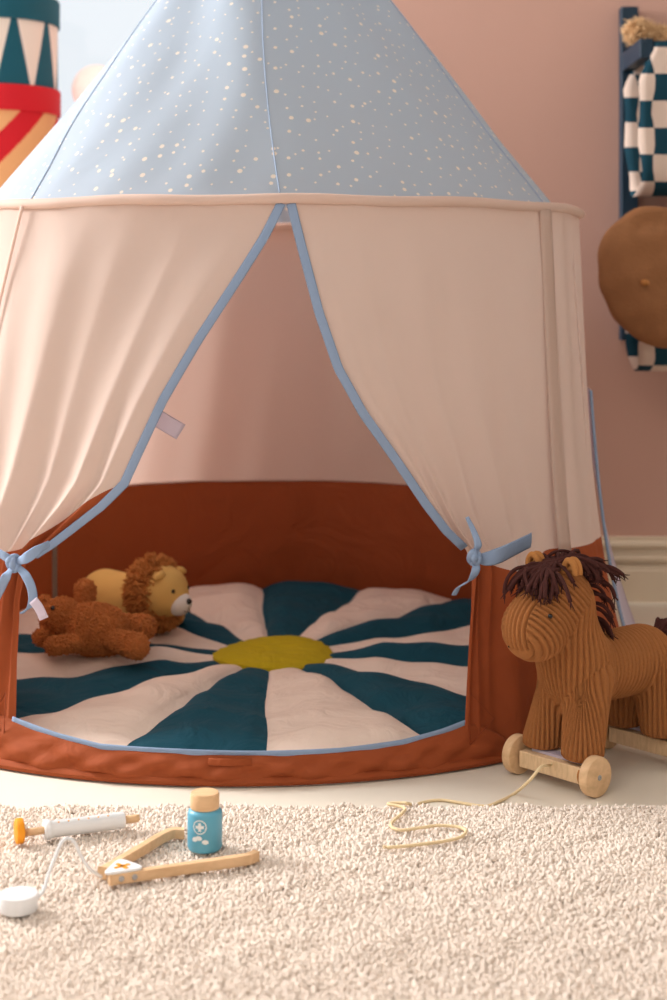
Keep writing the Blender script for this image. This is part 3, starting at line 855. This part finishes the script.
# axle bars, felt strips, wheels
WR, WT = .0252, .0140
for k, a in enumerate((.000, -.176)):
    bo = .008*k
    mb = MB(); v = []
    for (da, c) in ((-.019, .0135), (.0115, .0135), (.0115, .0345), (-.019, .0345)): v += [H(a+da, bo-.052, c), H(a+da, bo+.052, c)]
    mb.add(v, [(0, 1, 3, 2), (2, 3, 5, 4), (4, 5, 7, 6), (6, 7, 1, 0), (0, 2, 4, 6), (1, 7, 5, 3)])
    bar = obj('axle_bar', mb, WOODX, HR, smooth=False, bevel=.0015)
    mb = MB(); v = [H(a+da, b, c) for c in (.0347, .038) for (da, b) in ((-.016, -.040), (.000, -.040), (.000, .044), (-.016, .044))]
    mb.add(v, [(3, 2, 1, 0), (4, 5, 6, 7), (0, 1, 5, 4), (1, 2, 6, 5), (2, 3, 7, 6), (3, 0, 4, 7)])
    obj('felt_strip', mb, WHITECLOTH, bar, smooth=False)
    for s in (1, -1):
        mb = MB(); lathe(mb, cyl_prof(WR, WT, .0022), H(a, bo+s*.0565, WR+.0003), HS*s, 56)
        w = obj('wheel', mb, WOOD, HR, sharp=40)
        mb = MB(); lathe(mb, [(0, 0), (.0034, 0), (.0034, .0006), (.0028, .0012), (.0012, .0013), (.0010, .0006), (0, .0006)], H(a, bo+s*(.0565+WT), WR), HS*s, 20)
        obj('screw', mb, METAL, w)
        mb = MB(); tube(mb, [H(a, bo+s*.047, WR), H(a, bo+s*.0575, WR)], .004, 10); obj('axle_pin', mb, METAL, w)
    q = np.linspace(0, 2*PI, 30)
    if k == 0:
        mb = MB()
        for off in (.0475, .0505): tube(mb, [H(a+.0135*math.cos(x), off, .0235+.0125*math.sin(x)) for x in q], .0016, 7)
        obj('wound_yarn', mb, TANYARN, bar)
# pull cord
fz = .0022
cord = [H(.0110, .004, .030), H(.016, .003, .029), PY(541, 767, 1.935), PY(530, 780, 1.93), P(515, 793, fz), P(500, 801, fz), P(485, 806, fz)]
cord += [P(462, 803, fz), P(440, 800, fz), P(422, 802.5, fz), P(415, 806, .012)]
A = smoothline(cord, 80)
rz = RZ+.0022
cordB = [P(415, 806, .012), P(408, 803.5, rz), P(400, 803, rz), P(388, 804, rz)]
cordC = [P(393, 803, rz), P(406, 803.5, rz), P(405, 809, rz), P(391, 824, rz), P(400, 830, rz), P(422, 827.5, rz), P(439, 825.5, rz), P(458, 827, rz), P(466, 831.5, rz), P(455, 839, rz), P(415, 845, rz), P(387, 847.5, rz)]
mb = MB(); tube(mb, A, .0019, 8); tube(mb, smoothline(cordB+cordC[2:], 120), .0019, 8)
for e in (cordC[-1],):
    for _ in range(8): tube(mb, [e, e+np.array([-.004+g.gauss(0, .001), g.gauss(0, .0015), g.gauss(.001, .001)])], [.0007, .0004], 4)
obj('pull_cord', mb, CORDM, HR)

# ------------------------------------------------------------------ plush lion
mz = .053
LI = thing('plush_lion', 'golden plush lion with a shaggy brown mane lying on the mat behind the brown bear', 'plush toy', (-.33, 2.68, mz))
hc = np.array([-.287, 2.640, .125]); hdv = np.array([.84, -.54, -.10]); hdv /= np.linalg.norm(hdv)
def lbody(p):
    d = sd_cone(p, (-.400, 2.760, .097), (-.335, 2.705, .096), .044, .042, (1, 1, .98))
    d = smin(d, sd_cone(p, (-.335, 2.71, .10), (-.30, 2.665, .118), .042, .034), .02)
    for (a, b) in (((-.34, 2.69, .078), (-.315, 2.665, .069)), ((-.31, 2.74, .078), (-.275, 2.715, .069)), ((-.44, 2.73, .078), (-.455, 2.72, .068))):
        d = smin(d, sd_cone(p, a, b, .020, .019), .012)
    return d
V, Q = nets(lbody, (-.53, 2.56, .045), (-.18, 2.85, .18), .003); V[:, 2] = np.maximum(V[:, 2], mz); V = relax(V, Q, 2)
raw_obj('body', V, Q, LIONY, parent=LI)
V, Q = nets(lambda p: smin(sd_sphere(p, hc, .044, (1, 1, 1.0)), sd_sphere(p, hc+hdv*.030+np.array([0, 0, -.012]), .021), .012), hc-.07, hc+.07, .0022)
V = relax(V, Q, 2); head = raw_obj('head', V, Q, LIONY, parent=LI); HV, HQ = V, Q
sv = np.cross(hdv, (0, 0, 1)); sv /= np.linalg.norm(sv); upv = np.cross(sv, hdv)
mc = hc+hdv*.036-upv*.013
V, Q = nets(lambda p: sd_sphere(p, mc, .0225, (1, 1, .92)), mc-.03, mc+.03, .002); raw_obj('muzzle', relax(V, Q, 2), Q, MUZZ, parent=head)
mb = MB(); nc = mc+hdv*.0205+upv*.007; V, Q = nets(lambda p: sd_sphere(p, nc, .0058, (1, 1, .85)), nc-.01, nc+.01, .001); raw_obj('nose', relax(V, Q, 1), Q, BLACKB, parent=head)
mb = MB(); b0 = mc+hdv*.0228
tube(mb, [nc-upv*.003, b0-upv*.004, b0-upv*.0075-hdv*.001], .0006, 6)
for s in (-1, 1): tube(mb, smoothline([b0-upv*.0075-hdv*.001, b0-upv*.0105+sv*s*.004-hdv*.0018, b0-upv*.0085+sv*s*.0085-hdv*.0038], 10), .0006, 6)
obj('mouth', mb, BLACKB, head)
for s in (-1, 1):
    d = hdv*.80+sv*s*.42+upv*.22; d /= np.linalg.norm(d); mb = MB(); lathe(mb, [(0, 0), (.0026, 0), (.0034, .001), (.0026, .0026), (0, .0032)], hc+d*.0435, d, 16); obj('eye', mb, BLACKB, head)
    d = hdv*.30+sv*s*.62+upv*.70; d /= np.linalg.norm(d); ec = hc+d*.046
    mb = MB(); tube(mb, [ec-sv*s*.009+upv*.004, ec, ec+sv*s*.011-upv*.003-hdv*.002], [.0055, .0068, .0045], 10); obj('ear', mb, LIONY, head)
# mane ring behind the face
mcn = hc-hdv*.020
def manef(p):
    q = p-mcn; x = q@hdv; r = np.sqrt(((q-x[..., None]*hdv)**2).sum(-1)); return np.sqrt((r-.035)**2+(x*.60)**2)-.0145
V, Q = nets(lambda p: smin(manef(p), sd_sphere(p, mcn+np.array([.012, -.004, -.044]), .024, (1.3, 1, .8)), .012), mcn-.095, mcn+.095, .003); V = relax(V, Q, 2); V[:, 2] = np.maximum(V[:, 2], mz)
mn = raw_obj('mane', V, Q, LIONM, parent=LI)
pos, nn = scatter(V, Q, 2600, 5); nn = nn-hdv*.15; V, Fa = tufts(pos, nn, .0105, .0020, .7, .35, 6, .4); raw_obj('mane_fur', V, Fa, LIONM, parent=mn, kind='stuff')

# ------------------------------------------------------------------ teddy bear lying on its back
BE = thing('teddy_bear', 'curly brown teddy bear lying on its back on the mat, feet to the right', 'teddy bear', (-.40, 2.49, mz))
def Z(px, py, Y): return PY(px, py, Y)
hd_c, to = Z(61, 618, 2.50), Z(98, 630, 2.49)
limb = [((Z(84, 615, 2.56)), Z(85, 590, 2.58), .015, .0165), (Z(76, 643, 2.45), Z(54, 646, 2.44), .0125, .0135),
        (Z(114, 623, 2.52), Z(144, 627, 2.50), .0135, .0185), (Z(114, 640, 2.455), Z(136, 646, 2.43), .014, .0195)]
def bear(p):
    d = sd_sphere(p, to, .040, (1.0, 1, .96)); d = smin(d, sd_cone(p, to+np.array([-.018, 0, .002]), to+np.array([.016, 0, -.003]), .036, .034), .015)
    d = smin(d, sd_sphere(p, hd_c, .032, (1.0, 1, .98)), .005)
    d = smin(d, sd_sphere(p, hd_c+np.array([-.006, -.022, .012]), .016), .010)
    for a, b, ra, rb in limb: d = smin(d, sd_cone(p, a, b, ra, rb), .0025)
    for e in (Z(42, 637, 2.47), Z(44, 604, 2.55)): d = smin(d, sd_sphere(p, e, .013, (1, 1, 1)), .006)
    return d
V, Q = nets(bear, (-.53, 2.40, .045), (-.26, 2.64, .21), .0028); V[:, 2] = np.maximum(V[:, 2], mz-.002); V = relax(V, Q, 2)
bb = raw_obj('body', V, Q, BEARM, parent=BE)
pos, nn = scatter(V, Q, 9000, 8, keep=lambda c: (c[:, 2] > mz+.002)*1.0); T0, Fa = tufts(pos, nn, .0036, .0017, 1.3, .0, 12, .8); raw_obj('curly_fur', T0, Fa, BEARM, parent=bb, kind='stuff')
def near(V, px, py):
    sx = 333.5+V[:, 0]*F/V[:, 1]; sy = HZ+(EYE-V[:, 2])*F/V[:, 1]; i = np.where((abs(sx-px) < 2.5) & (abs(sy-py) < 2.5))[0]
    return V[i[np.argmin(V[i, 1])]]
p = near(V, 54, 606); mb = MB(); lathe(mb, [(0, 0), (.0028, 0), (.0036, .0015), (.0026, .003), (0, .0036)], p+np.array([0, -.003, 0]), (-.1, -.9, .3), 16); obj('eye', mb, BLACKB, BE)
mb = MB(); lathe(mb, [(0, 0), (.0028, 0), (.0036, .0015), (.0026, .003), (0, .0036)], p+np.array([.004, .040, -.006]), (-.1, .2, .9), 16); obj('eye', mb, BLACKB, BE)

# ------------------------------------------------------------------ toys on the rug
# syringe
a = P(44, 840, RZ); b = P(124, 829.5, RZ); R = .0098; a[2] = b[2] = RZ+R+.001; ax = (b-a)/np.linalg.norm(b-a); Lb = np.linalg.norm(b-a)
SY = thing('toy_syringe', 'white wooden toy syringe with an orange plunger lying on the rug', 'toy syringe', (a[0], a[1], RZ))
mb = MB(); lathe(mb, [(0, 0), (R*1.02, 0), (R*1.12, .001), (R*1.12, .0065), (R*1.0, .008), (R*.94, .009), (R*.94, Lb-.002), (R*.88, Lb), (0, Lb)], a, ax, 36); barrel = obj('barrel', mb, TOYWHITE, SY, sharp=50)
mb = MB(); tube(mb, [a-ax*.024, a+ax*.002], .0042, 16); pl = obj('plunger_rod', mb, WOOD, SY)
mb = MB(); lathe(mb, cyl_prof(.0138, .0085, .0015), a-ax*.0315+np.array([0, 0, .0028]), ax, 36); obj('plunger_knob', mb, TOYORANGE, SY, sharp=40)
mb = MB(); lathe(mb, [(0, 0), (.0046, 0), (.0046, .014), (.004, .0175), (0, .018)], a+ax*Lb, ax, 20); obj('tip', mb, WOOD, SY)
mb = MB()
for k in range(6):
    q = a+ax*(.017+k*.0112); n_ = np.array([0, -.42, .9]); n_ /= np.linalg.norm(n_)
    lathe(mb, [(0, 0), (.0012, 0), (.0011, .0003), (0, .0004)], q+n_*(R*.94-.0001), n_, 12)
obj('scale_dots', mb, TOYORANGE, barrel)

# bottle
bc = P(204, 853, RZ); bc[1] += .012; bc[2] = RZ
BO = thing('toy_pill_bottle', 'small blue wooden pill bottle with a bare wood cap standing on the rug', 'toy bottle', bc)
br = .0190
mb = MB(); lathe(mb, [(0, 0), (br-.004, 0), (br-.0015, .001), (br, .004), (br, .040), (br-.001, .043), (br-.0045, .0455), (0, .0458)], bc, (0, 0, 1), 64); bod = obj('bottle_body', mb, TOYBLUE, BO)
mb = MB(); lathe(mb, [(0, .0455), (.0156, .0455), (.0158, .0465), (.0158, .0605), (.0148, .0625), (0, .0630)], bc, (0, 0, 1), 56); obj('cap', mb, WOOD, BO, sharp=50)
def curved(mb, shape, cu, cz):               # flat print wrapped onto the bottle, cu along the girth
    V = []; 
    for (u, v) in shape:
        th = (cu+u)/br; V.append((bc[0]+(br+.0003)*math.sin(th), bc[1]-(br+.0003)*math.cos(th), bc[2]+cz+v))
    return V
mb = MB(); n = 40; q = np.linspace(0, 2*PI, n, endpoint=False); cu, cz = -.0042, .0300
V = curved(mb, [(r*math.cos(x), r*math.sin(x)) for r in (.0066, .0077) for x in q], cu, cz); mb.add(V, [(j, (j+1) % n, n+(j+1) % n, n+j) for j in range(n)]); obj('ring_print', mb, PRINTW, bod)
w, l = .0016, .0046; cr = [(-w, -l), (w, -l), (w, -w), (l, -w), (l, w), (w, w), (w, l), (-w, l), (-w, w), (-l, w), (-l, -w), (-w, -w)]
mb = MB(); mb.add(curved(mb, cr, cu, cz), [(0, 1, 2, 11), (11, 2, 5, 8), (8, 5, 6, 7), (2, 3, 4, 5), (10, 11, 8, 9)]); obj('cross_print', mb, PRINTW, bod)
mb = MB()
for (u, v, tt) in ((-.0098, .0165, .3), (-.0052, .0180, -.1), (.0019, .0140, -.15)):
    s = [(.0036*math.cos(x)*math.cos(tt)-.0025*math.sin(x)*math.sin(tt), .0036*math.cos(x)*math.sin(tt)+.0025*math.sin(x)*math.cos(tt)) for x in q]
    mb.add(curved(mb, s, u, v), [tuple(range(n))])
obj('pill_print', mb, PRINTW, bod)

# stethoscope
z0 = RZ+.001
ST = thing('toy_stethoscope', 'wooden toy stethoscope with white cord and round white chest piece on the rug', 'toy stethoscope', P(110, 880, z0))
def bar2(name, pts, w, zlo, zhi, bevel=.0018):
    """bar along a bent centre line; w half-width in the ground plane"""
    p = smoothline(pts, 40); Tn = np.gradient(p, axis=0); Tn /= np.linalg.norm(Tn, axis=1)[:, None]
    Sd = np.stack([-Tn[:, 1], Tn[:, 0], 0*Tn[:, 0]], 1); mb = MB(); rows = []
    for i in range(len(p)):
        c, s = p[i], Sd[i]; rows.append([c-s*w+(0, 0, zlo), c+s*w+(0, 0, zlo), c+s*w+(0, 0, zhi), c-s*w+(0, 0, zhi)])
    G = np.array(rows); grid(mb, G, close_u=True); k = len(p); mb.f += [(0, 1, 2, 3), tuple((k-1)*4+j for j in (3, 2, 1, 0))]; mb.m += [0, 0]
    return obj(name, mb, WOOD, ST, smooth=False, bevel=bevel)
e0, e1 = P(110, 886, z0), P(259, 864, z0); e0[2] = e1[2] = 0
dv = (e1-e0)/np.linalg.norm(e1-e0); ld = np.linalg.norm(e1-e0)
sd = np.array([-dv[1], dv[0], 0])
z0v = np.array([0, 0, z0])
arm2 = bar2('earpiece_arm', [e0+z0v+sd*.004, e0+z0v+dv*ld*.5+sd*.004, e0+z0v+dv*ld*.88+sd*.004, e0+z0v+dv*ld*.96+sd*.0065, e0+z0v+dv*ld+sd*.010], .0044, 0, .0108)
k0, k1 = P(98, 879, z0), P(184, 838, z0)
km = P(168, 839.5, z0)
arm1 = bar2('earpiece_arm', [k0+np.array([.004, .002, 0]), .5*(k0+km)+np.array([.002, .002, 0]), km, k1+np.array([0, .0, 0])], .0044, 0, .0108)
mb = MB()
for s_ in (.012, .026):
    q = e0+dv*s_+np.array([0, 0, z0+.0056])-sd*.0003; lathe(mb, [(0, 0), (.0030, 0), (.0030, .0006), (.0020, .0008), (.0008, .0004), (0, .0004)], q, -sd, 18)
obj('screw', mb, METAL, arm2)
# white triangle plate with orange cross
tri = [P(101, 874, RZ+.0145), P(119, 857, RZ+.0145), P(147, 867, RZ+.0145)]
tc = sum(tri)/3; out = []
for k in range(3):
    p0, p1, p2 = tri[k-1], tri[k], tri[(k+1) % 3]
    for s in np.linspace(0, 1, 6):
        A = p1+(p0-p1)*.28; B = p1+(p2-p1)*.28; out.append((1-s)**2*A+2*s*(1-s)*p1+s*s*B)
out = np.array(out); n = len(out); lo = out.copy(); lo[:, 2] -= .0028
mb = MB(); mb.add(np.vstack([lo, out]), [(j, (j+1) % n, n+(j+1) % n, n+j) for j in range(n)]+[tuple(range(n))[::-1], tuple(range(n, 2*n))])
pt_ = obj('connector_plate', mb, TOYWHITE, ST, smooth=False, bevel=.0008)
mb = MB(); cc = P(122, 866, RZ+.0147)
for an in (.62, -.75):
    d = np.array([math.cos(an), math.sin(an)*1.15, 0])*.0088; s = np.array([-math.sin(an), math.cos(an), 0])*.0023
    v = [cc-d-s, cc+d-s, cc+d+s, cc-d+s]; up = np.array([0, 0, .0003]); mb.add([x for x in v]+[x+up for x in v], [(4, 5, 6, 7), (0, 1, 5, 4), (1, 2, 6, 5), (2, 3, 7, 6), (3, 0, 4, 7)])
obj('cross_mark', mb, TOYORANGE, pt_, smooth=False)
# chest piece and cord
cp = P(17, 914, RZ); cp[1] += .008; cp[2] = RZ+.001
mb = MB(); lathe(mb, cyl_prof(.0190, .0165, .0012), cp, (0, 0, 1), 56); obj('chest_piece', mb, TOYWHITE, ST, sharp=40)
Yc = cp[1]
cd = [cp+np.array([.018, .004, .010]), PY(44, 889, Yc+.01), PY(49, 873, Yc+.02), PY(56, 855, Yc+.03), PY(62, 842, Yc+.035), PY(68, 838.5, Yc+.04), PY(75, 843, Yc+.04), PY(82, 858, Yc+.04), PY(90, 869, Yc+.045), P(101, 877, RZ+.006)]
mb = MB(); tube(mb, smoothline(cd, 70), .0018, 10); obj('cord', mb, TOYWHITE, ST)

# ------------------------------------------------------------------ wall shelf with checked slings
SH = thing('sling_shelf', 'dark blue wooden wall shelf with checked cloth pockets on the pink wall', 'wall shelf', (.85, WY, .53))
for x in (.578, 1.15): 
    obj('post', box(MB(), x, x+.034, WY-.032, WY-.001, .527, 1.197), NAVY, SH, smooth=False, bevel=.002)
    for z in (1.067, .70):
        obj('arm', box(MB(), x+.001, x+.026, 2.972, WY-.032, z, z+.037), NAVY, SH, smooth=False, bevel=.002)
for z in (1.085, .718):
    mb = MB(); tube(mb, [(.604, 2.985, z), (1.151, 2.985, z)], .010, 14); obj('rail', mb, NAVY, SH)
def pocket(ztop, zbot, x0):
    """cloth slung over the front rail and back to the wall"""
    pr = [(3.150, ztop), (3.12, ztop-.08), (3.09, zbot+.05), (3.06, zbot+.012), (3.02, zbot), (2.985, zbot+.010), (2.965, zbot+.045), (2.966, ztop-.10), (2.969, ztop-.02), (2.975, ztop+.011), (2.985, ztop+.0135), (2.995, ztop+.009), (2.998, ztop-.03)]
    p2 = smoothline([(0, a, b) for a, b in pr], 70); sl = np.concatenate([[0], np.cumsum(np.linalg.norm(np.diff(p2, axis=0), axis=1))])
    nx = 60; G = np.zeros((len(p2), nx, 3)); U = np.zeros((len(p2), nx, 2)); z_ = p2[:, 2]
    for i, p in enumerate(p2):
        for j in range(nx):
            t = j/(nx-1); drop = np.clip((ztop-p[2])/(ztop-zbot), 0, 1); e = math.exp(-t*16)
            xx = x0+.54*t-(.030*min(1, drop*5)+.004*drop*math.sin(p[2]*50))*e
            G[i, j] = (xx, p[1]+.006*math.sin(t*30+p[2]*20)*drop*(1 if p[1] < 3.05 else 0)+.010*e*drop*math.sin(p[2]*42), p[2])
            U[i, j] = (xx-.603+.51+.006*e*math.sin(p[2]*60), sl[i]+.021)
    o = obj('cloth_pocket', grid(MB(), G), CHECK, SH); solidify(o, .002)
    l = o.data.uv_layers.new(name='UVMap'); vi = np.zeros(len(o.data.loops), int); o.data.loops.foreach_get('vertex_index', vi)
    l.data.foreach_set('uv', (U.reshape(-1, 2)[vi]).ravel())
pocket(1.085, .808, .606); pocket(.718, .474, .606)
# fluffy toy poking out of the upper pocket
FT = thing('fluffy_toy', 'beige fluffy plush toy poking over the top of the upper checked pocket', 'plush toy', (.70, 3.06, .98))
ra, rb_ = PY(637, 32, 3.07), PY(672, 46, 3.07)
fb = lambda p: smin(sd_cone(p, ra, rb_, .014, .016), sd_cone(p, rb_, (.72, 3.06, .95), .020, .034), .02)
V, Q = nets(fb, (.53, 2.99, .90), (.78, 3.14, 1.19), .004); V = relax(V, Q, 2); fbo = raw_obj('body', V, Q, FLUFF, parent=FT)
pos, nn = scatter(V, Q, 3500, 21, keep=lambda c: 1.0*(c[:, 2] > 1.06)+.05); nn = nn+np.array([-.7, 0, .25]); T1, Fa = tufts(pos, nn, .017, .0013, .6, .1, 22, .3); raw_obj('fur', T1, Fa, FLUFF, parent=fbo, kind='stuff')

# beret hanging from the lower arm
bcen = PY(657, 262, 2.91)
BT = thing('beret', 'brown felt beret hanging from the dark blue wall shelf', 'hat', (bcen[0], bcen[1], bcen[2]-.15))
def beret(p):
    d = sd_sphere(p, bcen+np.array([0, 0, .014]), .100, (1.04, .32, .90)); d = smin(d, sd_sphere(p, bcen+np.array([.020, .003, -.085]), .060, (1, .45, .95)), .07)
    q = PY(646, 223, 2.873); d = -smin(-d, sd_cone(p, q, q+np.array([.05, 0, .006]), .017, .015), .016)
    return d
V, Q = nets(beret, bcen-np.array([.13, .05, .18]), bcen+np.array([.14, .05, .13]), .004); V = relax(V, Q, 4)
nn = vnormals(V, Q); V = V+nn*(.0016*np.sin(V[:, 0]*70+V[:, 2]*40)+.0012*np.sin(V[:, 2]*95-V[:, 0]*30))[:, None]
crown = raw_obj('crown', V, Q, FELT, parent=BT)
p = near(V, 644, 284); mb = MB(); tube(mb, [p+np.array([-.007, -.004, .001]), p+np.array([0, -.006, 0]), p+np.array([.006, -.004, -.001])], [.004, .006, .004], 10); obj('top_stub', mb, TANYARN, BT)

# ------------------------------------------------------------------ hat boxes and globe lamp on the sill
def paint_box(name, label, cx, cy, z0, r, h, lid_h, matl, lidm, pattern):
    B = thing(name, label, 'box', (cx, cy, z0), 'round card boxes stacked on the window sill')
    n = 480; m = 120; mb = MB(); V = []; f = []; mi = []
    for i in range(m+1):
        for j in range(n):
            a = 2*PI*j/n; V.append((cx+r*math.sin(a), cy-r*math.cos(a), z0+h*i/m))
    for i in range(m):
        for j in range(n):
            f.append((i*n+j, i*n+(j+1) % n, (i+1)*n+(j+1) % n, (i+1)*n+j)); mi.append(pattern((j+.5)/n, (i+.5)/m))
    f.append(tuple(range(n))[::-1]); mi.append(0); f.append(tuple(m*n+j for j in range(n))); mi.append(0)
    mb.v.append(np.array(V)); mb.f = f; mb.m = mi; mb.n = len(V); obj('box_body', mb, matl, B, sharp=40)
    mb = MB(); lathe(mb, [(0, h+.0005), (r-.002, h+.0005), (r+.0005, h-lid_h), (r+.0045, h-lid_h), (r+.0045, h), (r+.003, h+.003), (0, h+.003)], (cx, cy, z0), (0, 0, 1), 96); obj('lid', mb, lidm, B, sharp=40)
BXC, BYC = -.715, WY+.125
zs = WZ0+.0005
r2 = .1325
def stripes(u, v):
    uu = u if u < .5 else u-1
    return 1 if ((uu*2*PI*r2-v*.343*.95+.196) % .118) < .060 else 0
paint_box('round_box', 'round box with red and orange diagonal stripes and a red lid', BXC, BYC, zs, r2+.002, .343, .050, [BOXOR, BOXRED], BOXRED, stripes)
def tris(u, v): 
    x = (u*10+.68) % 1
    return 1 if abs(x-.5) < .44*(1-v/.88) else 0
paint_box('round_box', 'round box with teal triangles and teal lid standing on the striped box', BXC, BYC, zs+.347, r2, .185, .052, [BOXCREAM, BOXTEAL], BOXTEAL, tris)
gc = PY(97, 90, WY+.15)
GB = thing('globe_lamp', 'pale blush round paper globe lamp behind the left slope of the tent roof', 'lamp', (gc[0], gc[1], WZ0))
mb = MB(); lathe(mb, [(.053*math.sin(x), -.053*math.cos(x)) for x in np.linspace(0.01, PI-.01, 24)], gc, (0, 0, 1), 40); obj('globe', mb, BLUSH, GB)
mb = MB(); tube(mb, [(gc[0], gc[1], WZ0+.01), (gc[0], gc[1], gc[2]-.051)], .005, 12); obj('stem', mb, WOOD, GB)
mb = MB(); lathe(mb, cyl_prof(.045, .014, .002), (gc[0], gc[1], WZ0+.0005), (0, 0, 1), 40); obj('lamp_base', mb, WOOD, GB, sharp=40)

for o in bpy.data.objects:
    if '_o' in o: del o['_o']
